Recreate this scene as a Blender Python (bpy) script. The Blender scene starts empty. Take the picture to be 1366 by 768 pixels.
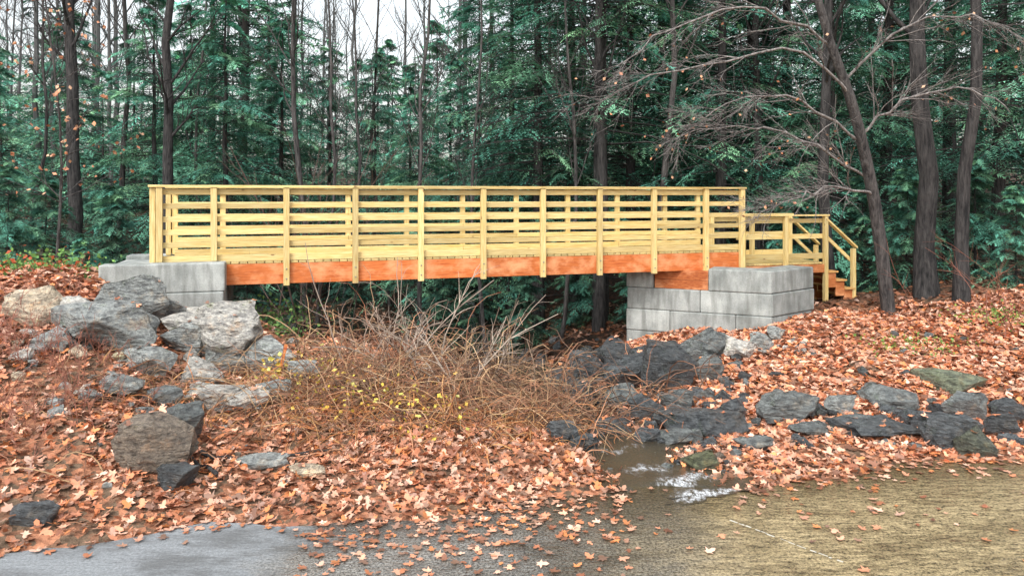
import bpy, bmesh, math, numpy as np
from mathutils import Vector
R = np.random.default_rng
scene = bpy.context.scene
# ------------------------------------------------------------------ helpers
def link(o, parent=None):
    scene.collection.objects.link(o)
    if parent: o.parent = parent
    return o
def empty(name, loc=(0,0,0), rz=0):
    e = bpy.data.objects.new(name, None); e.location = loc; e.rotation_euler = (0,0,rz)
    e.empty_display_size = .3
    return link(e)
def mesh_np(name, V, F, mats, col=None, mi=None, smooth=False):
    me = bpy.data.meshes.new(name)
    V = np.asarray(V, np.float32); F = np.asarray(F, np.int32); k = F.shape[1]
    me.vertices.add(len(V)); me.vertices.foreach_set("co", V.ravel())
    me.loops.add(F.size); me.loops.foreach_set("vertex_index", F.ravel())
    me.polygons.add(len(F)); me.polygons.foreach_set("loop_start", np.arange(0, F.size, k, dtype=np.int32))
    for m in (mats if isinstance(mats, list) else [mats]): me.materials.append(m)
    if mi is not None: me.polygons.foreach_set("material_index", np.asarray(mi, np.int32))
    me.polygons.foreach_set("use_smooth", np.full(len(F), smooth, dtype=bool))
    me.update(calc_edges=True)
    if col is not None:
        c = np.ones((len(V), 4), np.float32); c[:, :3] = col
        a = me.color_attributes.new("Col", 'FLOAT_COLOR', 'POINT'); a.data.foreach_set("color", c.ravel())
    return me
def obj(name, me, parent=None, loc=(0,0,0), rot=(0,0,0), sc=(1,1,1)):
    o = bpy.data.objects.new(name, me); o.location = loc; o.rotation_euler = rot; o.scale = sc
    return link(o, parent)
def vn(x, y, s=0):
    x = np.asarray(x, float); y = np.asarray(y, float)
    xi = np.floor(x); yi = np.floor(y); fx = x-xi; fy = y-yi
    fx = fx*fx*(3-2*fx); fy = fy*fy*(3-2*fy)
    def h(a, b):
        v = np.sin(a*127.1+b*311.7+s*74.7)*43758.5453
        return v-np.floor(v)
    return (h(xi,yi)*(1-fx)+h(xi+1,yi)*fx)*(1-fy)+(h(xi,yi+1)*(1-fx)+h(xi+1,yi+1)*fx)*fy
def nrm(v): return v/np.maximum(np.linalg.norm(v, axis=-1, keepdims=True), 1e-9)
def tubes(P, Rad, S=5):
    P = np.asarray(P, float); Rad = np.asarray(Rad, float)
    N, K, _ = P.shape
    T = np.empty_like(P); T[:,1:-1] = P[:,2:]-P[:,:-2]; T[:,0] = P[:,1]-P[:,0]; T[:,-1] = P[:,-1]-P[:,-2]; T = nrm(T)
    m = nrm(P[:,-1]-P[:,0]); ref = np.where(np.abs(m[:,2:3]) > .7, np.array([[1,.1,0.]]), np.array([[0,.1,1.]]))[:,None,:]
    A = nrm(np.cross(T, ref)); B = np.cross(T, A)
    th = np.arange(S)*2*math.pi/S
    V = P[:,:,None,:]+Rad[:,:,None,None]*(A[:,:,None,:]*np.cos(th)[None,None,:,None]+B[:,:,None,:]*np.sin(th)[None,None,:,None])
    V = V.reshape(-1,3)
    n, k, s = np.meshgrid(np.arange(N), np.arange(K-1), np.arange(S), indexing='ij')
    i0 = (n*K+k)*S+s; i1 = (n*K+k)*S+(s+1)%S; i2 = i1+S; i3 = i0+S
    q = np.stack([i0,i1,i2,i3], -1).reshape(-1,4)
    return V, np.concatenate([q[:,[0,1,2]], q[:,[0,2,3]]])
def grow(r, P, Rd, n, L, ang, up, K=6, wob=.2, rr=.6, curv=0., t0=.25, t1=.98, minr=.002):
    N, K0, _ = P.shape
    idx = r.integers(0, N, n); t = r.uniform(t0, t1, n)*(K0-1); i = np.minimum(t.astype(int), K0-2); f = (t-i)[:,None]
    pos = P[idx,i]*(1-f)+P[idx,i+1]*f; tan = nrm(P[idx,i+1]-P[idx,i]); rad = Rd[idx,i]*(1-f[:,0])+Rd[idx,i+1]*f[:,0]
    perp = nrm(np.cross(tan, r.normal(size=(n,3)))); a = r.uniform(ang[0], ang[1], n)[:,None]
    d = tan*np.cos(a)+perp*np.sin(a); d[:,2] += up; d = nrm(d)
    ln = r.uniform(L[0], L[1], n)*(1-.5*t/(K0-1))
    pts = [pos]
    for k in range(K-1):
        pos = pos+d*(ln/(K-1))[:,None]; pts.append(pos)
        d = d+r.normal(size=(n,3))*wob; d[:,2] += curv; d = nrm(d)
    rad = np.maximum(rad*rr, minr)[:,None]*np.linspace(1,.3,K)[None]
    return np.stack(pts,1), rad
class Mat:
    def __init__(s, name):
        s.m = bpy.data.materials.new(name); s.m.use_nodes = True; s.nt = s.m.node_tree
        s.b = s.nt.nodes["Principled BSDF"]; s.out = s.nt.nodes["Material Output"]
        s.b.inputs["Specular IOR Level"].default_value = .3
    def n(s, typ, props=None, **kw):
        nd = s.nt.nodes.new(typ)
        for k, v in (props or {}).items(): setattr(nd, k, v)
        for k, v in kw.items():
            key = int(k[1:]) if k[0] == 'i' and k[1:].isdigit() else k.replace('_', ' ')
            s.set(nd.inputs[key], v)
        return nd
    def set(s, sock, v):
        if isinstance(v, bpy.types.NodeSocket): s.nt.links.new(v, sock)
        elif isinstance(v, bpy.types.Node): s.nt.links.new(v.outputs[0], sock)
        else:
            if sock.type == 'RGBA' and len(v) == 3: v = (*v, 1)
            sock.default_value = v
    def coord(s, sc=(1,1,1), out='Object'):
        tc = s.n('ShaderNodeTexCoord'); mp = s.n('ShaderNodeMapping'); s.set(mp.inputs[0], tc.outputs[out]); mp.inputs['Scale'].default_value = sc
        return mp.outputs[0]
    def noise(s, vec, scale, detail=4, rough=.55):
        return s.n('ShaderNodeTexNoise', None, Vector=vec, Scale=scale, Detail=float(detail), Roughness=rough).outputs[0]
    def ramp(s, f, a, b, c0=(0,0,0), c1=(1,1,1)):
        nd = s.n('ShaderNodeValToRGB', None, i0=f); e = nd.color_ramp.elements
        e[0].position = a; e[1].position = b; e[0].color = (*c0,1); e[1].color = (*c1,1)
        return nd.outputs[0]
    def mix(s, f, a, b, mode='MIX'):
        nd = s.n('ShaderNodeMixRGB', {'blend_type': mode}, i0=f, i1=a, i2=b); return nd.outputs[0]
    def math(s, op, a, b=0., c=0.):
        nd = s.n('ShaderNodeMath', {'operation': op}, i0=a, i1=b, i2=c); return nd.outputs[0]
    def bump(s, h, st=.5, d=.02):
        nd = s.n('ShaderNodeBump', None, Height=h, Strength=st, Distance=d); s.set(s.b.inputs['Normal'], nd.outputs[0])
    def col(s): return s.n('ShaderNodeAttribute', {'attribute_name': 'Col'}).outputs[0]
    def base(s, c): s.set(s.b.inputs['Base Color'], c)
    def rough(s, c): s.set(s.b.inputs['Roughness'], c)
# ------------------------------------------------------------------ materials
def m_wood(name, sc):
    m = Mat(name); v = m.coord(sc); c = m.col()
    g = m.noise(v, 9, 5, .6); g2 = m.noise(m.coord(tuple(.35*q for q in sc)), 5, 3)
    k = m.n('ShaderNodeTexVoronoi', None, Vector=m.coord(tuple(q**.35 for q in sc)), Scale=3.2).outputs[0]
    c = m.mix(m.ramp(g,.35,.68), c, m.mix(1., c, (.72,.60,.42), 'MULTIPLY'))
    c = m.mix(m.ramp(g2,.45,.75), c, m.mix(1., c, (1.12,1.04,.85), 'MULTIPLY'))
    c = m.mix(m.ramp(k,.05,.10,(.85,)*3,(0,0,0)), c, (.16,.07,.025))
    m.base(c); m.rough(.55); m.bump(g, .25, .01); return m.m
W_X = m_wood("pine_board_long", (.35,6,6)); W_Z = m_wood("pine_board_upright", (6,6,.35)); W_Y = m_wood("pine_board_cross", (6,.35,6))
def m_beam():
    m = Mat("stained_glulam"); c = m.col(); g = m.noise(m.coord((.5,4,7)), 6, 6, .65); g2 = m.noise(m.coord((1,1,1.5)), 2.2, 5, .6)
    c = m.mix(m.ramp(g,.38,.68), c, m.mix(1., c, (.6,.42,.35), 'MULTIPLY'))
    c = m.mix(m.ramp(g2,.46,.66), c, (.70,.32,.15))
    k = m.n('ShaderNodeTexVoronoi', None, Vector=m.coord((1,2,2)), Scale=2.6).outputs[0]
    c = m.mix(m.ramp(k,.04,.12,(.6,)*3,(0,0,0)), c, (.22,.05,.015))
    m.base(c); m.rough(.6); m.bump(g,.3,.01); return m.m
BEAM = m_beam()
def m_conc():
    m = Mat("cast_concrete"); v = m.coord(); n1 = m.noise(v, 1.6, 6, .6); n2 = m.noise(v, 45, 4, .7); n3 = m.noise(m.coord((3,3,.5)), 2.5, 4)
    c = m.ramp(n1,.32,.70,(.20,.22,.215),(.46,.485,.47)); c = m.mix(m.ramp(n3,.45,.65,(0,0,0),(.65,)*3), c, (.14,.15,.14))
    c = m.mix(.35, c, m.ramp(n2,.3,.7,(.2,.2,.2),(.6,.6,.6)), 'OVERLAY'); c = m.mix(1., c, m.col(), 'MULTIPLY')
    pv = m.n('ShaderNodeTexVoronoi', None, Vector=v, Scale=16.).outputs[0]
    c = m.mix(m.ramp(pv,.06,.13,(.6,)*3,(0,0,0)), c, (.1,.1,.095))
    m.base(c); m.rough(.85); m.bump(m.math('ADD', n1, n2), .35, .02); return m.m
CONC = m_conc()
def m_rock():
    m = Mat("schist_rock"); v = m.coord(); n1 = m.noise(v, 3, 6, .7); n2 = m.noise(v, 30, 4, .75); n3 = m.noise(m.coord((3,3.6,9)), 2.6, 7, .7)
    c = m.col(); c = m.mix(m.ramp(n3,.38,.60), m.mix(1., c, (.42,.42,.43), 'MULTIPLY'), m.mix(1., c, (1.4,1.38,1.34), 'MULTIPLY'))
    c = m.mix(m.ramp(n1,.56,.66,(0,0,0),(.5,)*3), c, m.mix(1., c, (1.4,.95,.6), 'MULTIPLY'))
    c = m.mix(m.ramp(n1,.34,.42,(.55,)*3,(0,0,0)), c, m.mix(1., c, (.7,.85,.5), 'MULTIPLY'))
    c = m.mix(.45, c, m.ramp(n2,.35,.65,(.15,)*3,(.85,)*3), 'OVERLAY')
    m.base(c); m.rough(m.ramp(n1,.35,.65,(.18,)*3,(.55,)*3)); m.b.inputs["Specular IOR Level"].default_value = .6
    m.bump(m.math('ADD', m.math('MULTIPLY', n3, 2.2), m.math('MULTIPLY', n2, .4)), .9, .06); return m.m
ROCK = m_rock()
def m_bark(name, a, b, sc=(5,5,.8)):
    m = Mat(name); v = m.coord(sc); n1 = m.noise(v, 3, 5, .65); n2 = m.noise(m.coord(), 1.5, 3)
    c = m.ramp(n1,.35,.68,a,b); c = m.mix(m.ramp(n2,.55,.7,(0,0,0),(.45,)*3), c, tuple(.6*x+.03 for x in b))
    m.base(c); m.rough(.9); m.bump(n1, 1., .08); return m.m
BARK = m_bark("dark_bark", (.012,.012,.013), (.075,.070,.068)); BARKG = m_bark("grey_bark", (.02,.019,.02), (.125,.115,.11))
def m_leafy(name, trans, rough=.55, spec=.3):
    m = Mat(name); c = m.col(); m.base(c); m.rough(rough); m.b.inputs["Specular IOR Level"].default_value = spec
    if trans > 0:
        t = m.n('ShaderNodeBsdfTranslucent', None, Color=c); mx = m.n('ShaderNodeMixShader', None, i0=trans)
        m.set(mx.inputs[1], m.b.outputs[0]); m.set(mx.inputs[2], t.outputs[0]); m.set(m.out.inputs[0], mx.outputs[0])
    return m.m
NEEDLE = m_leafy("hemlock_needles", .2, .6, .2); LEAF = m_leafy("maple_leaf", 0, .40, .45); TWIG = m_leafy("dry_twig", 0, .8)
FARN = m_leafy("far_needles", 0, .8, .1); FARB = m_leafy("far_bark", 0, .9, .1)
def m_ground():
    m = Mat("leaf_litter_soil"); v = m.coord(); n1 = m.noise(v, .8, 5, .6); n2 = m.noise(v, 12, 5, .7)
    vo = m.n('ShaderNodeTexVoronoi', None, Vector=v, Scale=13.); vc = vo.outputs[1]
    sep = m.n('ShaderNodeSeparateColor', None, i0=vc).outputs[0]
    lf = m.ramp(sep,.0,1.,(.13,.058,.034),(.46,.21,.12))
    soil = m.ramp(n2,.3,.7,(.05,.034,.022),(.22,.15,.10))
    c = m.mix(m.ramp(m.math('ADD', m.math('MULTIPLY', n1, .6), m.math('MULTIPLY', sep, .4)),.40,.56), soil, lf)
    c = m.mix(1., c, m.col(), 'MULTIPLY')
    m.base(c); m.rough(.85); m.bump(m.math('ADD', n2, vo.outputs[0]), .9, .05); return m.m
GROUND = m_ground()
def m_road():
    m = Mat("wet_asphalt"); v = m.coord(); n1 = m.noise(v, 1.1, 5, .6); ag = m.noise(v, 42, 4, .85); n3 = m.noise(m.coord((.6,1.5,1)), 1.8, 7, .68)
    x = m.n('ShaderNodeSeparateXYZ', None, i0=v); X = x.outputs[0]; Y = x.outputs[1]
    st = m.noise(m.coord((1.6,5.,1)), 4, 8, .8)
    xx = m.math('ADD', X, m.math('MULTIPLY', m.math('SUBTRACT', n1, .5), 2.2))
    wet = m.ramp(m.math('MULTIPLY_ADD', xx, .5, 1.05), .0, .25)
    och = m.ramp(m.math('MULTIPLY_ADD', xx, .3, .02), .1, .65)
    dry = m.ramp(ag,.36,.64,(.10,.11,.118),(.27,.29,.30)); dry = m.mix(m.ramp(n3,.4,.65,(0,0,0),(.5,)*3), dry, (.13,.138,.145))
    wc = m.ramp(ag,.40,.60,(.03,.03,.029),(.32,.31,.28))  # grey sheen of the reflecting water film painted into the wet colour
    oc = m.ramp(m.math('ADD', m.math('MULTIPLY', ag,.5), m.math('MULTIPLY', st,.5)),.42,.58,(.035,.026,.014),(.54,.43,.24))
    c = m.mix(wet, dry, wc); c = m.mix(och, c, oc)
    run = m.math('ABSOLUTE', m.math('ADD', m.math('SUBTRACT', xx, 1.3), m.math('MULTIPLY', m.math('SUBTRACT', Y, 7.4), -.55)))
    rn = m.ramp(run, .15, 1., (.7,)*3, (0,0,0))
    c = m.mix(rn, c, m.mix(1., c, (.42,.42,.42), 'MULTIPLY'))
    sh = m.math('ADD', m.math('SUBTRACT', m.math('MULTIPLY_ADD', X, .22, 7.3), Y), m.math('MULTIPLY', m.math('SUBTRACT', n3, .5), 1.6))
    c = m.mix(m.math('MULTIPLY', m.ramp(sh, .05, .75, (.85,)*3, (0,0,0)), wet), c, m.mix(1., c, (.34,.32,.29), 'MULTIPLY'))
    c = m.mix(m.ramp(n3,.45,.60,(0,0,0),(.75,)*3), c, m.mix(1.,c,(.45,.44,.42),'MULTIPLY'))
    m.base(c)
    m.rough(m.mix(wet, (.75,)*3, m.ramp(n3,.40,.6,(.22,)*3,(.04,)*3)))
    m.b.inputs["Specular IOR Level"].default_value = 1.
    rip = m.noise(m.coord((1.3,4,1)), 6, 4, .6)
    m.bump(m.math('ADD', m.math('MULTIPLY', rip, 1.), m.math('MULTIPLY', ag, .12)), .4, .035); return m.m
ROAD = m_road()
def m_water():
    m = Mat("stream_water"); n1 = m.noise(m.coord((1,.5,1)), 7, 4, .55); n2 = m.noise(m.coord((5,2.4,1)), 4, 7, .75)
    fo = m.ramp(m.math('MULTIPLY', m.col(), m.math('ADD', m.math('MULTIPLY', m.math('SUBTRACT', n2, .5), 3.4), .52)), .25, 1.)
    m.base(m.mix(fo, (.055,.045,.03), (.70,.74,.78))); m.rough(m.mix(fo, (.05,)*3, (.5,)*3)); m.b.inputs["Specular IOR Level"].default_value = 1.
    m.bump(m.math('ADD', n1, m.math('MULTIPLY', n2, .4)), .5, .06); return m.m
WATER = m_water()
def m_plain(name, c, r=.5, metal=0.):
    m = Mat(name); n = m.noise(m.coord(), 30, 4); m.base(m.mix(n, tuple(.75*x for x in c), tuple(min(1,1.2*x) for x in c))); m.rough(r); m.b.inputs['Metallic'].default_value = metal; return m.m
STEEL = m_plain("galvanised_steel", (.3,.3,.3), .45, .8); PAINT = m_plain("worn_road_paint", (.5,.49,.42), .6)
# ------------------------------------------------------------------ terrain
def E(X): return 7.3+.22*X+.14*np.sin(X*1.7)+.07*np.sin(X*4.3+1)
SY = [5,7,7.8,8.9,10,12,14,16,20,30,60,400]; SX = [2.3,1.95,1.7,1.3,1.15,.9,.6,.2,-.6,-2,-4,-20]
def xc(Y): return np.interp(Y, SY, SX)
def sm(x): x = np.clip(x,0,1); return x*x*(3-2*x)
def H(X, Y):
    X = np.asarray(X,float); Y = np.asarray(Y,float)
    d = Y-E(X); dp = np.maximum(d,0); s = X-xc(Y)
    bm_ = np.where(s<0, np.minimum(dp,5), np.minimum(dp,30))
    base = .03*bm_*(.2+.8*sm((np.abs(s)-3)/4))
    st0 = 4.6+np.clip(Y-13.3,0,4)*.9
    left = np.clip(.39*(-s-st0+.3*np.sin(Y)),0,1.25)*np.clip(dp/5.8,0,1)+.25*sm((-s-1.6)/2.5)*sm(dp/4)*(1-sm((Y-13)/3))
    capR = .14+.155*np.clip(X-7,0,4.5)
    right = np.clip(.4*(s-4.4),0,capR)*np.clip(dp/4.5,0,1)+.08*sm((s-1.4)/2)*sm(dp/3)
    moundL = .22*np.exp(-((X+1.2)/2.0)**2-((Y-9.9)/1.5)**2)
    gul = -.075*np.minimum(dp,13)*np.exp(-(s/2.1)**2)*sm(dp/2)
    chan = -.15*np.exp(-(s/.62)**2)*sm(dp/.5)
    drop = -.55*sm((Y-15)/4)*sm((34-Y)/8)*np.where(s<0,1,sm((Y-17)/3))
    back = np.minimum(.05*np.clip(Y-24,0,200)*sm((Y-22)/14), 7)
    nz = ((vn(X*.9,Y*.9,1)-.5)*.20+(vn(X*2.7,Y*2.7,2)-.5)*.14+(vn(X*7,Y*7,3)-.5)*.05)*sm(dp/1.5)
    h = base+left+right+moundL*sm(dp/1)+chan+gul+drop+back+nz
    return np.where(d < 0, -.03+np.zeros_like(h), h-.03*(1-sm(dp/.25)))
def sight(bx, dr):
    """survey helper: where the line of sight with lateral slope bx and downward slope dr from eye height 3 m meets the ground"""
    Y = np.linspace(5,40,3501); hit = (3-dr*Y) <= H(bx*Y, Y)
    i = int(np.argmax(hit)) if hit.any() else 3000
    return bx*Y[i], Y[i]
def axis(lo, a, b, hi, st):
    core = np.arange(a, b+st/2, st); o1 = a-np.geomspace(st, a-lo, 26)[::-1]; o2 = b+np.geomspace(st, hi-b, 34); return np.concatenate([o1,core,o2])
gx = axis(-420,-13,14,420,.09); gy = axis(-320,5.5,21,620,.09)
GX, GY = np.meshgrid(gx, gy); GZ = H(GX, GY)
V = np.stack([GX,GY,GZ],-1).reshape(-1,3); ny, nx = GX.shape
i = (np.arange(ny-1)[:,None]*nx+np.arange(nx-1)[None]).ravel()
dk = 1-.78*sm((V[:,1]-np.where(V[:,0]<2,12.3,15.))/3.0); colg = np.stack([dk,dk*.98,dk*.95],1)  # forest shade painted into the ground colour under and behind the bridge
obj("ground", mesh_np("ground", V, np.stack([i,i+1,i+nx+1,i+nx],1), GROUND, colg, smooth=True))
# road
xs = np.concatenate([np.linspace(-300,-14,30), np.linspace(-13.9,14,280), np.linspace(14.1,300,30)])
e = 7.3+.22*xs+np.where(np.abs(xs)<14,.14*np.sin(xs*1.7)+.07*np.sin(xs*4.3+1)+.05*(vn(xs*5,xs*0,8)-.5),0)
rows = [e-t for t in (0,.5,1,2,3,5,8,11)]
V = np.concatenate([np.stack([xs, r_, np.zeros_like(xs)],1) for r_ in rows]); n = len(xs)
F = np.concatenate([np.stack([k*n+np.arange(n-1), (k+1)*n+np.arange(n-1), (k+1)*n+np.arange(1,n), k*n+np.arange(1,n)],1) for k in range(7)])
obj("road", mesh_np("road", V, F, ROAD))
V=[];F=[]; r=R(5); p0=np.array([2.02,6.95]); p1=np.array([2.72,6.15]); dd=p1-p0; nn=np.array([-dd[1],dd[0]])/np.linalg.norm(dd)
t=0.
while t<1:
    l=r.uniform(.02,.09); w=r.uniform(.003,.012); o=r.uniform(-.008,.008)
    a=p0+dd*t+nn*o; b=p0+dd*min(t+l,1)+nn*o; k=len(V)
    V+=[(*(a-nn*w),.004),(*(a+nn*w),.004),(*(b+nn*w*.8),.004),(*(b-nn*w*.8),.004)]; F.append((k,k+1,k+2,k+3)); t+=l+r.uniform(.0,.05)
obj("road_marking", mesh_np("road_marking", V, F, PAINT))
# stream
ys = np.linspace(7.35,30,340); ws = np.linspace(-1,1,21)
wid = .80+.16*np.sin(ys*2.3)+.2*np.exp(-((ys-7.9)/.3)**2)
SXg = xc(ys)[:,None]+ws[None]*wid[:,None]; SYg = np.repeat(ys[:,None],21,1)
zc = H(xc(ys),ys); zc = np.convolve(np.pad(zc,6,'edge'),np.ones(13)/13,'valid')+.085
edge = SYg-E(SXg)
SZ = np.where(edge>0, np.minimum(zc[:,None],.012+0*SXg)+(vn(SXg*6,SYg*4,4)-.5)*.025, -.012)
wig = .22*(vn(SXg*4,SYg*0,9)-.5)*2
foam = 1.3*np.exp(-((SYg-7.9+wig)/.22)**2)*np.exp(-((SXg-1.85)/.36)**2)+.9*np.exp(-((SYg-8.5+wig)/.22)**2)*np.exp(-((SXg-1.5)/.35)**2)+.75*np.exp(-((SYg-9.3+1.6*wig)/.14)**2)*np.exp(-((SXg-1.3)/.4)**2)+.6*np.exp(-((SYg-10.2+wig)/.14)**2)
V = np.stack([SXg,SYg,SZ],-1).reshape(-1,3); i=(np.arange(339)[:,None]*21+np.arange(20)[None]).ravel()
obj("stream", mesh_np("stream", V, np.stack([i,i+1,i+22,i+21],1), WATER, np.repeat(foam.reshape(-1,1),3,1), smooth=True))
r=R(8); na=40; th=np.linspace(0,2*math.pi,na,endpoint=False); rad_=1+.18*np.sin(3*th+1)+.10*np.sin(7*th)+.08*np.sin(13*th)
ring=[np.stack([1.92+np.cos(th)*q*.42*rad_+.12*np.sin(th)*q, 7.55+np.sin(th)*q*.20*rad_+.10*q*np.cos(th), np.full(na,.005+.004*(1-q))],1) for q in (.33,.66,1.)]
V=np.concatenate([[(1.92,7.55,.010)]]+ring); F=[(0,1+j,1+(j+1)%na) for j in range(na)]
for k in (0,1):
    for j in range(na): a=1+k*na+j; b=1+k*na+(j+1)%na; F+=[(a,a+na,b+na),(a,b+na,b)]
fc=np.concatenate([[1.2],np.full(na,1.1),np.full(na,.8),np.full(na,.15)])
obj("spill_water", mesh_np("spill_water", V, F, WATER, np.repeat(fc[:,None],3,1), smooth=True))
# ------------------------------------------------------------------ boxes
class Boxes:
    def __init__(s): s.V=[]; s.F=[]; s.C=[]
    def add(s, x0,x1,y0,y1,z0,z1, c=(1,1,1), M=None):
        k=len(s.V); P=[(x,y,z) for z in (z0,z1) for x,y in ((x0,y0),(x1,y0),(x1,y1),(x0,y1))]
        if M: P=[M(p) for p in P]
        s.V+=P; s.C+=[c]*8
        s.F+=[(k,k+3,k+2,k+1),(k+4,k+5,k+6,k+7),(k,k+1,k+5,k+4),(k+1,k+2,k+6,k+5),(k+2,k+3,k+7,k+6),(k+3,k,k+4,k+7)]
    def make(s, name, mat, parent=None, bev=.005, **kw):
        o = obj(name, mesh_np(name, s.V, s.F, mat, np.array(s.C)), parent, **kw)
        b = o.modifiers.new("bevel",'BEVEL'); b.width=bev; b.segments=2; b.limit_method='ANGLE'; return o
rw = R(11)
def wc():
    k = rw.uniform(.76,1.14); g = rw.uniform(-.03,.05); return (.70*k+g,.58*k+g*.8,.29*k+g*.3)
BO = (-4.08,13.56,0); BA = math.atan2(.2835,.959)
br = empty("footbridge", BO, BA); W = 1.75; D=1.22
S_posts = [-1.72,-1,0,1,2,3,4,5,6,7,7.72]
def railing(tag, side):
    bi = 0. if side<0 else W; sg = side
    def bb(o0,o1):
        a=bi+sg*o0; b=bi+sg*o1; return min(a,b),max(a,b)
    P=Boxes()
    for s in S_posts:
        a=s*D; z0=1.868 if s<-.5 else (1.40 if s<7.5 else 1.47); y0,y1=bb(.003,.095)
        P.add(a-.052,a+.052,y0,y1,z0,3.155,wc())
    y0,y1=bb(-.04,.05); P.add(-2.1-.155,-2.1-.065,y0,y1,1.86,3.15,wc())
    P.make(tag+"_posts", W_Z, br)
    Rl=Boxes()
    for j,(z0,z1) in enumerate([(1.845,1.965),(2.10,2.195),(2.33,2.425),(2.56,2.655),(2.79,2.885),(3.03,3.13)]):
        cuts=[-2.1]+[c*D for c in ([1,4,7] if j%2 else [0,3,6])]+[9.46]
        for a,b in zip(cuts[:-1],cuts[1:]):
            y0,y1=bb(-.038,0.); dz=rw.uniform(-.007,.007); Rl.add(a+.003,b-.003,y0,y1,z0+dz,z1+dz,wc())
    for a,b in zip([-2.27,1.2,4.86],[1.2,4.86,9.50]):
        y0,y1=bb(-.06,.115); Rl.add(a+.002,b-.002,y0,y1,3.158,3.197,wc())
    Rl.make(tag+"_rails", W_X, br)
railing("near_railing",-1); railing("far_railing",1)
B=Boxes(); cuts=[-1.9]+[s*D for s in (1,3,5)]+[9.4]
for b0 in (.0,.8,W-.14):
    for a,b in zip(cuts[:-1],cuts[1:]):
        k=rw.uniform(.85,1.15); B.add(a+.002,b-.002,b0+.003,b0+.135,1.43,1.796,(.60*k,.18*k,.05*k))
B.make("girders", BEAM, br)
B=Boxes(); a=-2.25
while a<9.4:
    c=wc(); B.add(a,a+.132,-.002+.004,W-.004,1.80,1.841,tuple(.8*q for q in c)); a+=.145
B.make("deck_planks", W_Y, br)
B=Boxes()
for s in S_posts[2:-1]:
    for z in (1.52,1.70): B.add(s*D-.012,s*D+.012,-.108,-.094,z-.012,z+.012)
B.make("carriage_bolts", STEEL, br, .004)
st = empty("wooden_staircase", BO, BA)
P=Boxes(); Rl=Boxes(); T=Boxes()
for b0 in (.22,1.5):
    for a in (9.62,10.72,11.78):
        P.add(a-.045,a+.045,b0-.05,b0+.045,.3,2.55,wc())
    P.add(12.50,12.585,b0-.05,b0+.045,.1,1.80,wc())
    for z0,z1 in ((2.40,2.50),(2.04,2.15),(1.58,1.71)): Rl.add(9.5,11.83,b0+.048,b0+.085,z0,z1,wc())
    Rl.add(9.48,11.86,b0-.06,b0+.10,2.553,2.588,wc())
P.make("posts", W_Z, st); 
a=9.5
while a<11.7: T.add(a,a+.138,.28,1.49,1.46,1.498,wc()); a+=.145
for j in range(5):
    z=1.30-.2*j; a=11.84+.235*j; T.add(a-.03,a+.25,.16,1.52,z-.04,z,(.62,.38,.16))
T.make("treads", W_Y, st)
Rl.make("landing_rails", W_X, st)
def bar(bx, a0,z0,a1,z1,h,b0,b1,c):
    k=len(bx.V); bx.V+=[(a0,b0,z0),(a1,b0,z1),(a1,b1,z1),(a0,b1,z0),(a0,b0,z0+h),(a1,b0,z1+h),(a1,b1,z1+h),(a0,b1,z0+h)]; bx.C+=[c]*8
    bx.F+=[(k,k+3,k+2,k+1),(k+4,k+5,k+6,k+7),(k,k+1,k+5,k+4),(k+1,k+2,k+6,k+5),(k+2,k+3,k+7,k+6),(k+3,k,k+4,k+7)]
S=Boxes(); G=Boxes()
for b0 in (.22,1.5):
    bar(S,11.74,2.50,12.62,1.80,.05,b0-.065,b0+.06,wc()); bar(S,11.83,2.05,12.50,1.50,.10,b0+.048,b0+.085,wc())
for b0 in (.20,1.42):
    for j in range(5): G.add(11.82+.235*j,12.09+.235*j-.04,b0+.001*j,b0+.045+.001*j,.98-.2*j-.06,1.258-.2*j,(.50,.18,.06))
    G.add(9.5,11.8,b0,b0+.045,1.27,1.456,(.5,.2,.07))
for j in range(5): G.add(11.815+.235*j,11.84+.235*j,.25,1.4,1.31-.2*j,1.455-.2*j+.0,(.48,.15,.05))
S.make("stair_handrails", W_X, st); G.make("stringers", BEAM, st)
def cc():
    k=rw.uniform(.85,1.12); return (k,k,k*.99)
ab = empty("concrete_block_abutment", BO, BA); B=Boxes()
B.add(-2.965,-1.015,-.40,-.012,1.372,1.862,cc()); B.add(-2.965,-1.03,W+.02,W+.45,1.372,1.862,cc()); B.add(-2.965,-2.3,.0,W+.01,1.372,1.79,cc())
for z0,z1,sh in ((.882,1.366,0.),(.39,.876,.02)):
    B.add(-2.60,-1.03-sh,-.42+sh,.55,z0,z1,cc()); B.add(-2.6,-1.05-sh,.556,2.2,z0,z1,cc()); B.add(-3.6,-2.606,-.43+sh,2.2,z0,z1,cc())
B.make("concrete_blocks", CONC, ab, .022)
G=Boxes(); G.add(-1.5,-1.12,.0,W,1.369,1.428,(.4,.15,.05)); G.make("bearing_timber", BEAM, ab)
ab2 = empty("concrete_block_abutment", (5.2,15.0,0), 0)
wv=np.array([-.907,.422]); wn=np.array([.422,.907]); vv=np.array([.776,.631]); vnn=np.array([-.631,.776])
def MW(p): q=wv*p[0]+wn*p[1]; return (q[0],q[1],p[2])
def MV(p): q=vv*p[0]+vnn*p[1]; return (q[0],q[1],p[2])
def flipadd(B,*a,M=None): 
    k=len(B.F); B.add(*a,cc(),M=M)
    if M is MW: B.F[k:]=[tuple(reversed(f)) for f in B.F[k:]]
B=Boxes()
flipadd(B,0.,1.25,0,.62,1.046,1.50,M=MW); flipadd(B,2.42,3.0,0,.6,1.046,1.47,M=MW)
for z0,z1,cuts in ((.586,1.04,(0.,1.42,2.98)),(.126,.580,(-.01,.7,2.05,3.0)),(-.34,.12,(0.,1.5,3.0))):
    for a,b in zip(cuts[:-1],cuts[1:]): flipadd(B,a+.003,b-.003,rw.uniform(-.015,.015),.62,z0,z1,M=MW)
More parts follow.
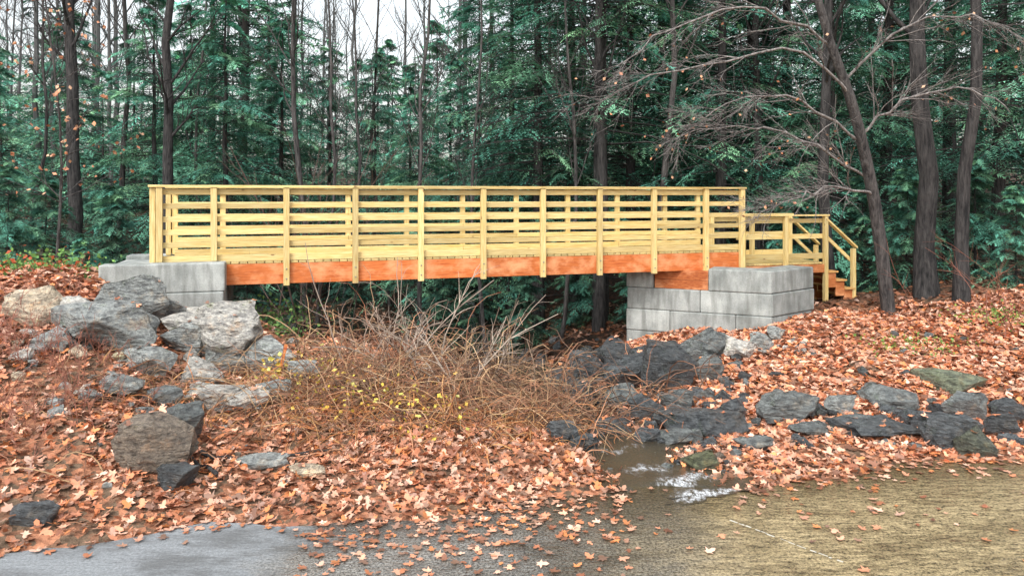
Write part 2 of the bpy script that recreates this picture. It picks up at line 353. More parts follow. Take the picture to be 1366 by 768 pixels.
for z0,z1,sh in ((1.048,1.495,.01),(.588,1.036,-.01),(.128,.576,.012),(-.34,.116,0)): flipadd(B,.02,1.62,sh,.6,z0,z1,M=MV)
B.make("concrete_blocks", CONC, ab2, .022)
G=Boxes()
for (z0,z1) in ((1.044,1.235),(1.239,1.428)):
    k=len(G.F); G.add(1.27,2.40,.10,.45,z0,z1,(.40,.12,.035),M=MW); G.F[k:]=[tuple(reversed(f)) for f in G.F[k:]]
G.make("bearing_timber", BEAM, ab2)
# ------------------------------------------------------------------ rocks
def rockmesh(seed):
    r=R(seed); bm=bmesh.new(); pts=r.normal(size=(22,3)); pts=nrm(pts)*r.uniform(.75,1.15,(22,1)); pts=np.clip(pts,-.85,.78)
    for p in pts: bm.verts.new(p)
    bmesh.ops.convex_hull(bm, input=bm.verts[:])
    bmesh.ops.delete(bm, geom=[v for v in bm.verts if not v.link_faces], context='VERTS')
    bmesh.ops.bevel(bm, geom=bm.edges[:], offset=.03, segments=1, affect='EDGES', clamp_overlap=True)
    bmesh.ops.triangulate(bm, faces=bm.faces[:]); bmesh.ops.subdivide_edges(bm, edges=bm.edges[:], cuts=2, use_grid_fill=True)
    bmesh.ops.triangulate(bm, faces=bm.faces[:])
    bm.verts.index_update(); V=np.array([v.co[:] for v in bm.verts]); F=np.array([[v.index for v in f.verts] for f in bm.faces]); bm.free()
    V=V+nrm(V*[1,1,.3])*((vn(V[:,0]*3+V[:,2]*2,V[:,1]*3+V[:,2],seed)-.5)*.24+(vn(V[:,0]*9-V[:,2]*5,V[:,1]*9+V[:,2]*3,seed)-.5)*.13)[:,None]
    return V,F
RM=[rockmesh(s) for s in range(100,118)]
def rotm(r, tilt=.35):
    a=r.uniform(0,6.28); ca,sa=math.cos(a),math.sin(a); Z=np.array([[ca,-sa,0],[sa,ca,0],[0,0,1]])
    b=r.normal()*tilt; cb,sb=math.cos(b),math.sin(b); return np.array([[1,0,0],[0,cb,-sb],[0,sb,cb]])@Z
rr_=R(77)
PALE=(.45,.44,.41); GREY=(.27,.29,.285); SLATE=(.075,.084,.090); DG=(.14,.155,.155); BROWN=(.20,.165,.13); TAN=(.52,.44,.33)
BL=[(172,440,104,70,GREY,-14),(120,472,148,70,GREY,6),(270,487,134,90,PALE,14),(32,436,76,52,TAN,-8),(352,505,84,52,GREY,8),(262,517,66,38,PALE,5),(188,637,112,76,BROWN,-5),(232,596,74,54,DG,-12),(230,658,54,36,SLATE,0),(342,632,80,22,GREY,0),(36,704,72,32,SLATE,0),(278,550,90,32,PALE,0),(405,640,54,16,TAN,0),(190,502,68,38,GREY,0),(150,530,66,30,GREY,3),(322,550,66,28,PALE,0),(85,442,72,46,PALE,0),(402,512,46,30,GREY,0),(300,500,58,32,GREY,0),(210,545,54,26,DG,0),(240,472,64,42,GREY,-8),(215,432,60,40,GREY,10),(60,470,56,34,GREY,0),(360,535,50,26,GREY,0),(330,478,46,30,DG,0),
(896,524,80,66,SLATE,18),(838,522,66,46,SLATE,-12),(942,484,80,42,DG,-16),(948,512,48,32,DG,0),(990,484,46,34,PALE,0),(766,562,66,50,SLATE,-18),(835,548,56,36,DG,10),(822,494,58,42,SLATE,16),(866,490,50,30,SLATE,-10),(944,586,126,36,SLATE,4),(938,632,52,28,(.11,.12,.07),0),(812,590,62,30,SLATE,-8),(862,562,54,34,SLATE,10),(905,550,48,30,DG,0),(1058,562,84,38,DG,-8),(1125,554,46,26,GREY,0),(1280,530,96,40,(.14,.16,.11),-12),(1196,550,84,32,DG,8),(1295,562,64,38,DG,0),(1276,602,76,48,SLATE,10),(1314,614,58,42,(.09,.10,.075),0),(1185,592,124,24,SLATE,0),(1088,589,60,20,DG,0),(1352,564,52,32,SLATE,0),(1018,470,36,26,GREY,0),(1040,455,30,20,GREY,0),(780,604,44,24,SLATE,0),(868,597,44,24,SLATE,0),(1010,604,58,18,DG,0),(1340,584,44,32,SLATE,0),(745,522,42,28,SLATE,0),(790,514,50,38,SLATE,8),(1235,577,52,28,SLATE,5),(1150,577,46,22,DG,0),(985,560,54,28,SLATE,6),(750,590,46,28,SLATE,0),(905,600,44,24,DG,0)]
LR_=R(303); RL=[]
for n_,(px,py,w,h,c,roll) in enumerate(BL):
    X,Y=sight((px-683)/1000,(py-262)/1000); wm=w/1000*Y; hm=h/1000*Y
    V0,F0=RM[(n_*5)%18]; V=V0@rotm(rr_,.5).T; ex=V.max(0)-V.min(0); V=(V-(V.max(0)+V.min(0))/2)/ex
    hh=max(hm*.95,.08)*1.2; dp_=min(max(wm*.65,hm),wm*1.0); V=V*np.array([wm,dp_,hh])
    a=math.radians(-roll); V=V@np.array([[math.cos(a),0,math.sin(a)],[0,1,0],[-math.sin(a),0,math.cos(a)]])
    k=rr_.uniform(.85,1.2); me=mesh_np("boulder",V,F0,ROCK,np.array(c)*k)
    loc=np.array([X,Y+dp_*.42,float(H(X,Y))+hh*.36]); obj("boulder",me,loc=tuple(loc))
    top=V[V[:,2]>V[:,2].max()-.22*hh]
    for p in top[LR_.integers(0,len(top),int(1+wm*LR_.uniform(0,6)))]: RL.append(loc+p+[0,0,.012])
def rockmass(name, pos, size, cols, seed):
    r=R(seed); VV=[];FF=[];CC=[];k=0
    for (x,y),s,c in zip(pos,size,cols):
        V0,F0=RM[r.integers(18)]; V=(V0*np.array([s,s*r.uniform(.6,1),s*r.uniform(.4,.8)])*.5)@rotm(r,.4).T+np.array([x,y,float(H(x,y))+s*.10])
        VV.append(V);FF.append(F0+k);k+=len(V);CC.append(np.tile(np.array(c)*r.uniform(.65,1.45),(len(V),1)))
    obj(name,mesh_np(name,np.concatenate(VV),np.concatenate(FF),ROCK,np.concatenate(CC)))
r=R(9); pos=[];sz=[];cl=[]
def scat(n,x0,x1,y0,y1,s0,s1,cs):
    for _ in range(n):
        X,Y=sight((r.uniform(x0,x1)-683)/1000,(r.uniform(y0,y1)-262)/1000); pos.append((X,Y)); sz.append(r.uniform(s0,s1)*Y/12); cl.append(cs[r.integers(len(cs))])
scat(120,755,1000,478,600,.16,.44,[SLATE,SLATE,DG]); scat(60,20,400,430,560,.14,.42,[PALE,GREY,TAN,GREY]); scat(60,100,420,470,660,.06,.22,[GREY,DG,BROWN])
scat(50,1000,1366,535,602,.12,.4,[SLATE,SLATE,DG]); scat(16,980,1090,450,485,.12,.28,[GREY,PALE]); scat(90,780,990,575,645,.07,.26,[SLATE,DG,BROWN]); scat(22,1050,1366,430,530,.08,.3,[DG,SLATE])
for _ in range(60):
    Y=r.uniform(11,22); X=float(xc(Y))+r.normal()*1.2; pos.append((X,Y)); sz.append(r.uniform(.15,.5)); cl.append(SLATE)
rockmass("riprap_rocks",pos,sz,cl,3)
# ------------------------------------------------------------------ fallen leaves
def leaf_template():
    ang=np.radians([270,300,340,5,35,62,90,118,145,175,200,240]); rad=np.array([.35,.62,.40,1.,.42,.85,1.1,.85,.42,1.,.40,.62])*.5
    v=[(0,0,.0)]+[(math.cos(a)*q,math.sin(a)*q,.28*q*q) for a,q in zip(ang,rad)]
    return np.array(v), np.array([(0,1+i,1+(i+1)%12) for i in range(12)])
def leaf_simple():
    v=[(0,-.5,.0),(.42,.0,.10),(0,.55,.03),(-.42,.05,.10)]; return np.array(v), np.array([(0,1,2),(0,2,3)])
PAL=np.array([(.66,.28,.16),(.72,.38,.25),(.50,.19,.09),(.34,.13,.07),(.78,.48,.35),(.58,.23,.12),(.22,.10,.06),(.68,.35,.23),(.64,.24,.09),(.42,.23,.15),(.28,.16,.11)])
def scatter_leaves(name,X,Y,Z,size,seed,tmpl,tilt=.45,pal=PAL,mul=1.,patch=True):
    r=R(seed); n=len(X); T,Fq=tmpl; a=r.uniform(0,6.28,n); t1=r.normal(size=n)*tilt; t2=r.normal(size=n)*tilt
    curl=r.uniform(-1.2,2.2,n); V=np.repeat(T[None],n,0).copy(); V[:,:,2]*=curl[:,None]; V[:,:,0]*=r.uniform(.75,1.1,n)[:,None]
    ca,sa=np.cos(a)[:,None],np.sin(a)[:,None]; x=V[:,:,0]*ca-V[:,:,1]*sa; y=V[:,:,0]*sa+V[:,:,1]*ca; z=V[:,:,2]
    c,s=np.cos(t1)[:,None],np.sin(t1)[:,None]; y,z=y*c-z*s,y*s+z*c
    c,s=np.cos(t2)[:,None],np.sin(t2)[:,None]; x,z=x*c-z*s,x*s+z*c
    V=np.stack([x,y,z],-1)*size[:,None,None]+np.stack([X,Y,Z],-1)[:,None]
    F=(Fq[None]+(np.arange(n)*len(T))[:,None,None]).reshape(-1,3)
    C=pal[r.integers(0,len(pal),n)]*r.uniform(.65,1.2,(n,1))*mul
    if patch: C=C*(.82+.42*vn(X*.8,Y*.8,12))[:,None]
    C=np.repeat(C[:,None],len(T),1).reshape(-1,3)
    return V.reshape(-1,3),F,C
def join(parts):
    V=[];F=[];C=[];k=0
    for v,f,c in parts: V.append(v);F.append(f+k);C.append(c);k+=len(v)
    return np.concatenate(V),np.concatenate(F),np.concatenate(C)
r=R(21)
Y=5.6+np.sqrt(r.uniform(0,1,170000))*10.5; X=r.uniform(-.74,.74,len(Y))*Y
d=Y-E(X); s=X-xc(Y)
cl_=vn(X*1.3,Y*1.3,5)*.6+vn(X*4,Y*4,6)*.4
den=np.where(d>0,np.clip(.55+1.8*(cl_-.33),.12,1.15),0)
soilL=np.exp(-((X+4.9)/2.2)**2-((Y-10.4)/1.8)**2)*.8; den*=1-soilL
den*=np.where((np.abs(s)<.5)&(d>0),.06,1); den*=np.where((s>-.8)&(s<1.6)&(d>1.5)&(Y<14),.4,1)
den*=np.where((X<2.2)&(Y>12.5)&(X>-5.2),.10,1)
mid=((X>-1.75)&(X<1.1))
rd=np.where(mid,.20+.8*np.clip(cl_-.35,0,1)+.9*np.exp(d/.35),.004+.6*np.exp(d/.12))
rd=np.where((np.abs(X+1.62+.05*np.sin(Y*5))<.14),.5,rd)
rd=np.where((X>1.1)&(X<1.7),rd*.3+.03,rd); rd=np.where(X>2.3,.012+.5*np.exp(d/.15)+.10*(cl_>.62),rd)
den=np.where(d<=0,rd,den); den=np.where(((X-1.92)/.45)**2+((Y-7.55)/.24)**2<1,den*.1,den)
keep=r.uniform(size=len(X))<den*.68; X,Y,d=X[keep],Y[keep],d[keep]
Z=np.where(d<0,.006,H(X,Y)+r.uniform(.0,.05,len(X)))+.008
near=Y<10.3; sizes=r.uniform(.07,.155,len(X)); onroad=d<0
parts=[]
for msk,tp,tl in ((near&~onroad,leaf_template(),.42),(~near&~onroad,leaf_simple(),.4),(onroad,leaf_template(),.09)):
    q=sizes[msk]*(1. if tl>.1 else .85); parts.append(scatter_leaves("l",X[msk],Y[msk],Z[msk]+(q*.03 if tl<.1 else 0),q,31,tp,tl,mul=1. if tl>.1 else .9))
Y2=15+r.uniform(0,1,6000)*9; X2=r.uniform(-.3,.74,len(Y2))*Y2; parts.append(scatter_leaves("l",X2,Y2,H(X2,Y2)+.02,r.uniform(.09,.17,len(Y2)),33,leaf_simple(),.35,mul=.45))  # litter behind the bridge: leaf colour dimmed to paint in forest shade
RL=np.array(RL); parts.append(scatter_leaves("l",RL[:,0],RL[:,1],RL[:,2],r.uniform(.07,.13,len(RL)),35,leaf_template(),.3))
V,F,C=join(parts); obj("fallen_leaves",mesh_np("fallen_leaves",V,F,LEAF,C))
# ------------------------------------------------------------------ trees
def hemlock(seed,Ht,clear,Rm,dens=13,nt=22,nq=11,bs_=1.,mul=1.):
    r=R(seed); nb=int(Ht*dens); u=np.sort(r.uniform(0,1,nb)); z=clear+(Ht-clear)*u**1.05
    f=(z-clear)/(Ht-clear); L=(Rm*(1-f)**.75)*r.uniform(.45,1.15,nb)+.3; az=r.uniform(0,6.283,nb)
    dh=np.stack([np.cos(az),np.sin(az),0*az],1); sd=np.stack([-np.sin(az),np.cos(az),0*az],1); up=np.array([0,0,1.])
    rise=r.uniform(-.05,.3,nb); drp=r.uniform(.2,.5,nb)
    def P(t): return np.stack([0*z,0*z,z],1)[:,None]+dh[:,None]*(L[:,None]*t)[...,None]+up*((L*rise)[:,None]*t-(L*drp)[:,None]*t**2)[...,None]
    t=np.tile(np.linspace(.12,1,nt),(nb,1))+r.uniform(-.02,.02,(nb,nt)); base=P(t)
    side=np.tile(np.where(np.arange(nt)%2,1.,-1.),(nb,1)); tl=(L[:,None]*.34*(1.12-t)+.16)*r.uniform(.7,1.25,(nb,nt))
    an=r.uniform(.6,1.1,(nb,nt)); roll=r.normal(size=(nb,1))*.25
    td=dh[:,None]*np.cos(an)[...,None]+(sd[:,None]*np.cos(roll)[...,None]+up*np.sin(roll)[...,None])*(side*np.sin(an))[...,None]; td[...,2]-=r.uniform(.05,.5,(nb,nt)); td=nrm(td)
    q=np.linspace(.08,1,nq); pos=base[:,:,None]+td[:,:,None]*(tl[...,None]*q)[...,None]; pos[...,2]-=(tl[...,None]*q**2*.22)
    pp=nrm(np.cross(td,up+r.normal(size=td.shape)*.25)); bs=np.where(np.arange(nq)%2,1.,-1.)[None,None,:,None]
    bd=td[:,:,None]*.65+pp[:,:,None]*bs*.8; bd=bd+r.normal(size=pos.shape)*.16; bd[...,2]-=.12; bd=nrm(bd)
    bl=(r.uniform(.07,.15,pos.shape[:3])*(1.15-.5*q))[...,None]*bs_; wd=td[:,:,None]*.026*bs_
    tri=np.stack([pos-wd,pos+wd,pos+bd*bl],-2).reshape(-1,3)
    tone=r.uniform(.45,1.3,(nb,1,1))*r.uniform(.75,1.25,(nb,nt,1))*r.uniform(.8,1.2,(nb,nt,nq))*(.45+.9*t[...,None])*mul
    yel=(r.uniform(0,1,(nb,1,1))**2.2+0*tone)[...,None]
    c=np.array([.085,.265,.200])*(1-yel)+np.array([.18,.35,.19])*yel; c=c*tone[...,None]; C=np.repeat(c.reshape(-1,3),3,0)
    F=np.arange(len(tri)).reshape(-1,3)
    kk=9; tz=np.linspace(-.4,Ht,kk); tp=np.stack([np.cumsum(r.normal(size=kk)*.03),np.cumsum(r.normal(size=kk)*.03),tz],1)[None]; tr=(Ht*.0125*(1-tz/Ht*.95))[None]
    v1,f1=tubes(tp,tr,8); v2,f2=tubes(P(np.tile(np.linspace(0,1,4),(nb,1))),(L*.008+.004)[:,None]*np.linspace(1,.3,4)[None],3)
    nd=24; zz=r.uniform(.6,clear+1.5,nd); a=r.uniform(0,6.28,nd); p0=np.stack([0*zz,0*zz,zz],1); dd=np.stack([np.cos(a),np.sin(a),r.uniform(-.4,.2,nd)],1)
    ll=r.uniform(.5,1.8,nd); v3,f3=tubes(p0[:,None]+dd[:,None]*(ll[:,None]*np.linspace(0,1,4))[...,None],np.tile(np.linspace(.014,.004,4),(nd,1)),3)
    v,f,c=join([(tri,F,C)]+[(a_,b_,np.tile([.045,.04,.038],(len(a_),1))) for a_,b_ in ((v1,f1),(v2,f2),(v3,f3))])
    mi=np.ones(len(f),int); mi[:len(F)]=0
    return v,f,c,mi
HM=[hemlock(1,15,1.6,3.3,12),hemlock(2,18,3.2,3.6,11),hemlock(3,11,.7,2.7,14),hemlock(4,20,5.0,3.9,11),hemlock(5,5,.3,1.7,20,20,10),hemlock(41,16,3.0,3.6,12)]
HF=[hemlock(6,15,1.2,4.2,8,13,6,2.2,1.15),hemlock(7,18,2.2,4.2,7.5,13,6,2.2,1.15),hemlock(8,11,.6,4.0,9.5,13,6,2.1,1.15)]  # far variants: needle colour lightened to stand in for distance haze
def bare(seed,Ht,r0,fb,n3=30,sides=8):
    r=R(seed); K=12; tz=np.linspace(-.4,Ht,K); wx=np.cumsum(r.normal(size=K)*.09); wy=np.cumsum(r.normal(size=K)*.09)
    P=np.stack([wx,wy,tz],1)[None]; Rd=(r0*(1-.85*tz/Ht)*np.where(tz<0,1.35,1.))[None]
    a1,b1=grow(r,P,Rd,int(Ht*1.7),(1.8,5.),(.5,1.1),.3,7,.14,.38,.08,t0=fb)
    a2,b2=grow(r,a1,b1,int(Ht*9),(.6,1.9),(.4,1.),.12,5,.16,.6,.03,t0=.15)
    a3,b3=grow(r,a2,b2,int(Ht*n3),(.25,.8),(.3,.9),.05,4,.15,.6,minr=.003)
    ps=[tubes(P,Rd,sides),tubes(a1,b1,5),tubes(a2,b2,3),tubes(a3,b3,3)]
    return join([(x,y,np.ones((len(x),3))) for x,y in ps])
rt=R(4)
def place(v,px,Y,sc):
    X=(px-683)/1000*Y; a=rt.uniform(0,6.28); c,s=math.cos(a),math.sin(a); zs=sc*rt.uniform(.95,1.08)
    return np.stack([(v[:,0]*c-v[:,1]*s)*sc+X,(v[:,0]*s+v[:,1]*c)*sc+Y,v[:,2]*zs+float(H(X,Y))-.05],1)
def hem(name,k,px,Y,s,mul=1.):
    X=(px-683)/1000*Y; v,f,c,mi=HM[k]
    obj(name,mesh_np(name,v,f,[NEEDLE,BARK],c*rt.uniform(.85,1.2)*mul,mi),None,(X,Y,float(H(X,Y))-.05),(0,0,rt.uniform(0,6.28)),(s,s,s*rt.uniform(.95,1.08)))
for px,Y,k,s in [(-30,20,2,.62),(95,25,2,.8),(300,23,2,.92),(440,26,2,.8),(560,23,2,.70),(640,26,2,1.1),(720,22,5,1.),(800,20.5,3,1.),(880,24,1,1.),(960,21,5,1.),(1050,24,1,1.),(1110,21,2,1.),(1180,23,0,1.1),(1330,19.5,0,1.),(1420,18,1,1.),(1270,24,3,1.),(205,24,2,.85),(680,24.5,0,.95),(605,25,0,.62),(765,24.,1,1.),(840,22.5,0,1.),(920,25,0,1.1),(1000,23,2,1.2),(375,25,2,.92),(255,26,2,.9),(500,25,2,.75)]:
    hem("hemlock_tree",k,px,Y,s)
for px,Y,s,mu in [(60,18.5,.6,.8),(150,19.5,.6,.8),(250,19,.5,.8),(330,18.5,.45,.35),(395,19,.45,.35),(470,20,.45,.35),(590,21,.5,.4),(640,21,.6,.5),(700,20.5,.5,.45),(775,21,.6,.6),(850,20.2,.5,.7),(930,20,.6,.8),(1060,20,.7,.9),(1150,20,.6,.9),(1210,18.5,.6,.9),(1300,18.5,.6,.9),(1355,16.5,.45,1.),(10,17,.5,1.),(110,17,.35,.9)]:  # last value darkens the foliage colour, painting shade around the bridge
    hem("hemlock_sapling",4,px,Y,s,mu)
VV=[];FF=[];CC=[];MI=[];k0=0
def addfar(v,f,c,mi,px,Y,s):
    global k0
    VV.append(place(v,px,Y,s)); FF.append(f+k0); k0+=len(v); CC.append(c*rt.uniform(.8,1.25)); MI.append(mi)
for Yr,n_,jit in ((31,13,2.),(38,15,2.5),(47,17,3),(60,20,4)):
    for j in range(n_):
        px=-80+1530*(j+rt.uniform(.1,.9))/n_; Y=Yr+rt.uniform(-jit,jit)
        if px<270: k,s=(2,rt.uniform(.45,.8)*Y/33)
        elif 400<px<590: k,s=(0,rt.uniform(.48,.72)*Y/38)
        else: k,s=(int(rt.choice([0,1,2])),rt.uniform(.9,1.25))
        v,f,c,mi=HF[k]; addfar(v,f,c,mi,px,Y,s)
BF=[bare(31,21,.15,.3,8,6),bare(32,18,.09,.3,8,6)]
for j in range(46):
    px=rt.uniform(-60,1420) if j>32 else rt.uniform(-60,640); v,f,c=BF[int(rt.integers(2))]; addfar(v,f,c*.09,np.ones(len(f),int),px,rt.uniform(30,62),rt.uniform(.8,1.2))
obj("distant_forest",mesh_np("distant_forest",np.concatenate(VV),np.concatenate(FF),[FARN,FARB],np.concatenate(CC),np.concatenate(MI)))
BM=[(bare(11,20,.17,.3),BARK),(bare(12,17,.10,.35),BARKG),(bare(13,22,.22,.3),BARK),(bare(14,14,.06,.3),BARKG),(bare(21,17,.235,.35),BARK),(bare(25,17,.15,.4),BARK)]
for px,Y,k,s in [(97,21,2,.9),(222,20,2,.75),(400,21,1,1.),(800,19.5,0,.9),(882,20,1,1.1),(1003,21,0,.85),(40,22,3,1.),(155,24,1,1.),(1108,18.5,0,.9),(285,24,3,1.1),(1236,16.6,4,1.),(1284,16.,5,1.),(520,25,3,1.2),(460,23,3,1.),(425,18.8,3,.9),(575,20,3,1.1),(655,20,3,1.),(742,19,3,1.)]:
    (v,f,c),mt=BM[k]; X=(px-683)/1000*Y
    obj("bare_hardwood_tree",mesh_np("bare_hardwood_tree",v,f,[mt],None,None,True),None,(X,Y,float(H(X,Y))-.05),(0,0,rt.uniform(0,6.28)),(s,s,s))
r=R(55)
def wp(px,py,Y): return np.array([(px-683)/1000*Y,Y,3-(py-262)/1000*Y])
def spline(pts,K):
    pts=np.array(pts); t=np.linspace(0,len(pts)-1,K); i=np.clip(t.astype(int),0,len(pts)-2); f=(t-i)[:,None]
    p0=pts[np.maximum(i-1,0)];p1=pts[i];p2=pts[i+1];p3=pts[np.minimum(i+2,len(pts)-1)]
    return .5*((2*p1)+(p2-p0)*f+(2*p0-5*p1+4*p2-p3)*f**2+(3*p1-p0-3*p2+p3)*f**3)
T=spline([wp(1186,425,16),wp(1168,280,15.7),wp(1140,150,15.2),wp(1102,40,14.8),wp(1070,-90,14.5)],12)[None]; TR=np.linspace(.15,.06,12)[None]
limbs=[[wp(1135,130,15.2),wp(1060,70,14.4),wp(960,85,13.8),wp(850,110,13.4),wp(800,140,13.2)],
[wp(1110,60,14.9),wp(1010,10,14),wp(900,35,13.4),wp(820,90,13)],[wp(1160,240,15.6),wp(1080,190,15),wp(990,170,14.6),wp(900,185,14.2)],
[wp(1150,190,15.4),wp(1060,130,14.6),wp(990,130,14.2),wp(930,160,14)],[wp(1165,260,15.6),wp(1110,250,15),wp(1060,265,14.6),wp(1010,290,14.4)],
[wp(1125,110,15.1),wp(1200,40,14.6),wp(1290,20,14),wp(1370,50,13.6)],[wp(1150,180,15.4),wp(1210,130,15),wp(1290,120,14.4),wp(1350,150,14)]]
LP=np.stack([spline(l,14) for l in limbs]); LP[:,1:]+=r.normal(size=LP[:,1:].shape)*.035; LR=np.tile(np.linspace(.032,.007,14),(len(limbs),1))
a2,b2=grow(r,LP,LR,190,(.6,1.8),(.3,.8),.0,6,.14,.45,-.03,t0=.1,minr=.004); a3,b3=grow(r,a2,b2,1900,(.2,.8),(.3,.8),0,4,.14,.6,-.02,minr=.0036)
BARKT=m_bark("beech_twig_bark",(.10,.09,.088),(.38,.35,.33))
be=empty("beech_tree")
v,f=tubes(T,TR,9); obj("trunk",mesh_np("trunk",v,f,BARKG,np.ones((len(v),3)),smooth=True),be)
v,f,c=join([(x,y,np.ones((len(x),3))) for x,y in [tubes(LP,LR,5),tubes(a2,b2,4),tubes(a3,b3,3)]]); obj("limbs",mesh_np("limbs",v,f,BARKT,c,smooth=True),be)
def hang(P,n,sz,seed,pal):
    r=R(seed); i=r.integers(0,len(P),n); q=P[i,-1]; return scatter_leaves("l",q[:,0],q[:,1],q[:,2]-.03,r.uniform(sz*.7,sz*1.3,n),seed,leaf_simple(),1.,pal,1.,False)
PO=np.array([(.50,.24,.12),(.55,.32,.19),(.40,.17,.09)])
v,f,c=hang(a3,130,.07,5,PO); obj("clinging_leaves",mesh_np("clinging_leaves",v,f,LEAF,c),be)
sp=empty("beech_sapling")
T=spline([np.array([-8.4,13.8,1.5]),np.array([-8.3,13.8,4]),np.array([-8.5,13.6,6.8])],8)[None]; TR=np.linspace(.03,.012,8)[None]
a1,b1=grow(r,T,TR,26,(1.,2.2),(.7,1.3),.1,6,.12,.5,-.02); a2,b2=grow(r,a1,b1,260,(.25,.8),(.3,.9),0,4,.15,.6)
v,f,c=join([(x,y,np.ones((len(x),3))) for x,y in (tubes(T,TR,6),tubes(a1,b1,4),tubes(a2,b2,3))]); obj("stems",mesh_np("stems",v,f,BARKG,c),sp)
v,f,c=hang(a2,260,.08,6,PO); obj("leaves",mesh_np("leaves",v,f,LEAF,c),sp)
def shrub(name,px,Y,n,hgt,col,seed,spread=.5,rad=.012,fine=8,curv=-.02,spreadpos=.3,minr=.0024):
    r=R(seed); X=(px-683)/1000*Y
    x=X+r.normal(size=n)*spreadpos; y=Y+r.normal(size=n)*spreadpos; p=np.stack([x,y,H(x,y)-.03],1); d=nrm(np.stack([r.normal(size=n)*spread,r.normal(size=n)*spread,np.ones(n)],1))
    L=r.uniform(.6,1.1,n)*hgt; K=8; pts=[p]
    for k in range(K-1):
        p=p+d*(L/(K-1))[:,None]; pts.append(p); d=nrm(d+r.normal(size=(n,3))*.14+np.array([0,0,curv]))
    P=np.stack(pts,1); Rd=np.tile(np.linspace(rad,rad*.4,K),(n,1))*r.uniform(.6,1.2,(n,1))
    a,b=grow(r,P,Rd,n*fine,(.15*hgt,.4*hgt),(.3,.9),.1,5,.16,.6,curv,minr=minr)
    v,f,c=join([(x_,y_,np.tile(np.array(col),(len(x_),1))*r.uniform(.8,1.2)) for x_,y_ in (tubes(P,Rd,4),tubes(a,b,3))])
    obj(name,mesh_np(name,v,f,TWIG,c)); return P,a
shrub("bare_shrub",395,17.5,9,5.5,(.09,.06,.05),1,.28,.02,14,0.,.3)
shrub("bare_shrub",440,18.,7,5.5,(.09,.07,.06),11,.4,.016,14,0.,.3)
shrub("bare_shrub",1340,13.5,12,2.4,(.22,.09,.06),2,.6,.010,9,-.03,.5)
shrub("bare_shrub",545,11.4,13,2.1,(.34,.27,.22),3,.42,.014,6,-.10,.35,.004)
shrub("bare_shrub",610,11.0,13,2.0,(.38,.31,.25),4,.55,.015,6,-.13,.38,.004)
shrub("bare_shrub",500,11.8,10,1.6,(.30,.22,.17),5,.6,.012,7,-.12,.4,.003)
shrub("bare_shrub",690,11.4,16,1.4,(.22,.155,.11),6,.7,.012,8,-.12,.4,.003)
shrub("bare_shrub",640,12.2,16,1.7,(.18,.13,.10),7,.6,.012,8,-.10,.4,.003)
shrub("bare_shrub",575,10.4,16,1.2,(.26,.17,.11),8,.8,.010,8,-.15,.5,.003)
for i_,(px,Y) in enumerate([(30,8.6),(70,9.6),(100,8.4),(20,10.2),(60,10.8),(-10,9.3),(60,8.0),(20,9.3),(110,9.8)]):
    shrub("red_stem_weeds",px,Y,26,.66,(.28,.115,.08),20+i_,.5,.0045,6,-.05,.36,.0026)
for i_,(px,Y) in enumerate([(200,9.6),(260,9.0),(330,9.4),(300,10.2),(400,10.2),(420,9.3)]):
    shrub("brown_weeds",px,Y,16,.42,(.30,.19,.11),50+i_,.6,.004,5,-.08,.4,.0024)
def tangle(n,cx,cy,sx,sy,hh,seed,cols,L=(.5,1.5),rd=.006):
    r=R(seed); x=cx+r.normal(size=n)*sx; y=cy+r.normal(size=n)*sy; a=r.uniform(0,6.28,n)
    p=np.stack([x,y,H(x,y)+.0],1); up=r.uniform(.3,1.4,n)*hh; d=nrm(np.stack([np.cos(a),np.sin(a),up],1)); ln=r.uniform(*L,n); K=9; pts=[p]
    for k in range(K-1):
        p=p+d*(ln/(K-1))[:,None]; p[:,2]=np.maximum(p[:,2],H(p[:,0],p[:,1])+.02); pts.append(p); d=d+r.normal(size=(n,3))*.24; d[:,2]-=.25; d=nrm(d)
    P=np.stack(pts,1); Rd=np.tile(np.linspace(rd,rd*.4,K),(n,1))*r.uniform(.5,1.6,(n,1)); v,f=tubes(P,Rd,3)
    cols=np.array(cols); c=np.repeat(cols[r.integers(0,len(cols),n)]*r.uniform(.5,1.3,(n,1)),K*3,0); return v,f,c
DB=[(.36,.18,.10),(.34,.21,.12),(.20,.10,.06),(.44,.29,.16),(.26,.12,.07),(.12,.07,.045),(.10,.06,.04)]
OB=[(.46,.20,.08),(.40,.16,.06),(.50,.27,.11),(.30,.12,.05)]
v,f,c=join([tangle(1000,-1.4,9.8,1.1,.55,1.,1,DB),tangle(1000,.0,10.6,.7,.6,1.3,2,DB),tangle(500,-2.6,10.5,.6,.6,.9,3,DB),tangle(420,-5.2,8.9,1.2,1.,.7,4,DB,(.3,.8)),tangle(750,-.4,11.7,1.3,.6,1.5,5,DB,(.8,2.),.009),tangle(600,-.9,9.4,.9,.4,.9,6,OB,(.4,1.)),tangle(300,-3.2,9.9,.8,.5,.8,7,OB,(.3,.8))])
obj("dead_brush",mesh_np("dead_brush",v,f,TWIG,c))
def cloud(n,c0,s,pal,seed,sz):
    r=R(seed); p=np.array(c0)+r.normal(size=(n,3))*np.array(s); p[:,2]=np.maximum(p[:,2],H(p[:,0],p[:,1])+.02); return scatter_leaves("l",p[:,0],p[:,1],p[:,2],r.uniform(sz*.6,sz*1.3,n),seed,leaf_simple(),.8,np.array(pal),1.,False)
YL=[(.65,.50,.08),(.6,.40,.06),(.45,.42,.09)]
v,f,c=join([cloud(360,(-3.1,10.6,.55),(.28,.25,.1),YL,1,.065),cloud(160,(-1.9,9.5,.5),(.4,.3,.12),YL,2,.055),cloud(110,(-1.1,9.0,.4),(.3,.3,.12),YL,3,.055)])
obj("yellow_leaved_weeds",mesh_np("yellow_leaved_weeds",v,f,LEAF,c))
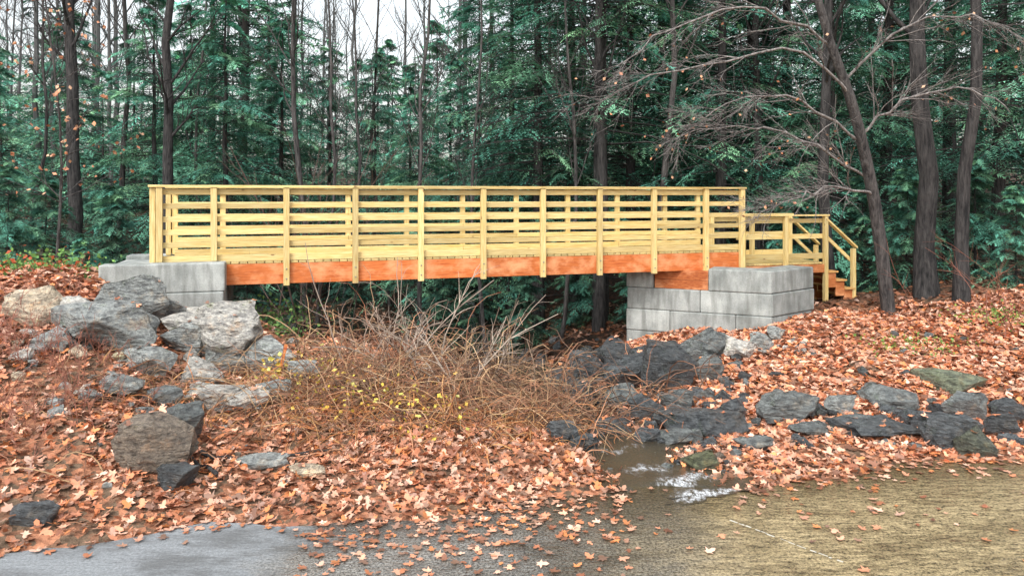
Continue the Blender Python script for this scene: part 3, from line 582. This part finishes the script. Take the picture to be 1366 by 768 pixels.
v,f,c=cloud(1100,(-8.2,12.8,1.75),(.6,.35,.16),[(.12,.26,.08),(.18,.34,.09),(.09,.18,.07),(.5,.12,.05)],4,.08)
obj("bramble_bush",mesh_np("bramble_bush",v,f,NEEDLE,c))
v,f,c=join([cloud(600,(-4.3,14.0,.6),(.35,.3,.25),[(.10,.20,.07),(.16,.28,.08)],7,.07),cloud(200,(6.6,12.2,.6),(.5,.3,.08),[(.16,.28,.07),(.26,.32,.08)],8,.05),cloud(250,(8.8,13.2,.9),(.5,.3,.1),[(.16,.28,.07),(.26,.32,.08)],9,.05)])
obj("undergrowth",mesh_np("undergrowth",v,f,NEEDLE,c))
X,Y=sight((371-683)/1000,(505-262)/1000); z=float(H(X,Y))
B=Boxes(); B.add(-.022,.022,-.012,.012,-.15,.50,(.62,.22,.08)); B.add(-.028,.028,-.018,.018,.44,.455,(.5,.1,.05)); o=B.make("survey_stake",W_Z,None,.003,loc=(X,Y,z),rot=(.1,.22,.3))
P=[];Rd=[]
for px0,py0,px1,py1 in ((265,612,440,606),(300,640,240,600)):
    a=np.array([*sight((px0-683)/1000,(py0-262)/1000),0]); b=np.array([*sight((px1-683)/1000,(py1-262)/1000),0]); q=a+(b-a)*np.linspace(0,1,10)[:,None]; q[:,:2]+=r.normal(size=(10,2))*.02; q[:,2]=H(q[:,0],q[:,1])+.05+.02*r.normal(size=10); P.append(q); Rd.append(np.linspace(.028,.012,10))
v,f=tubes(np.array(P),np.array(Rd),6); obj("fallen_branch",mesh_np("fallen_branch",v,f,BARK,np.ones((len(v),3)),smooth=True))
# ------------------------------------------------------------------ light, sky, camera
w=bpy.data.worlds.new("World"); scene.world=w; w.use_nodes=True; nt=w.node_tree; bg=nt.nodes["Background"]
sky=nt.nodes.new('ShaderNodeTexSky'); sky.sky_type='NISHITA'; sky.sun_disc=False; sky.sun_elevation=math.radians(50); sky.sun_rotation=math.radians(200); sky.dust_density=4; sky.air_density=1.5
hs=nt.nodes.new('ShaderNodeHueSaturation'); hs.inputs['Saturation'].default_value=.3; hs.inputs['Value'].default_value=2.25
nt.links.new(sky.outputs[0],hs.inputs['Color']); nt.links.new(hs.outputs[0],bg.inputs[0]); bg.inputs[1].default_value=.15
sl=bpy.data.lights.new("sun",'SUN'); sl.energy=1.4; sl.angle=math.radians(12); sl.color=(1,.98,.95); so=bpy.data.objects.new("sun",sl); so.rotation_euler=(math.radians(40),0,math.radians(-20)); link(so)
cd=bpy.data.cameras.new("camera"); cd.lens=26.35; cd.sensor_width=36; cd.shift_y=-.0893; cd.clip_end=2000; co=bpy.data.objects.new("camera",cd); co.location=(0,0,3); co.rotation_euler=(math.radians(90),0,0); link(co); scene.camera=co
scene.view_settings.view_transform='Standard'; scene.view_settings.look='None'; scene.view_settings.exposure=0
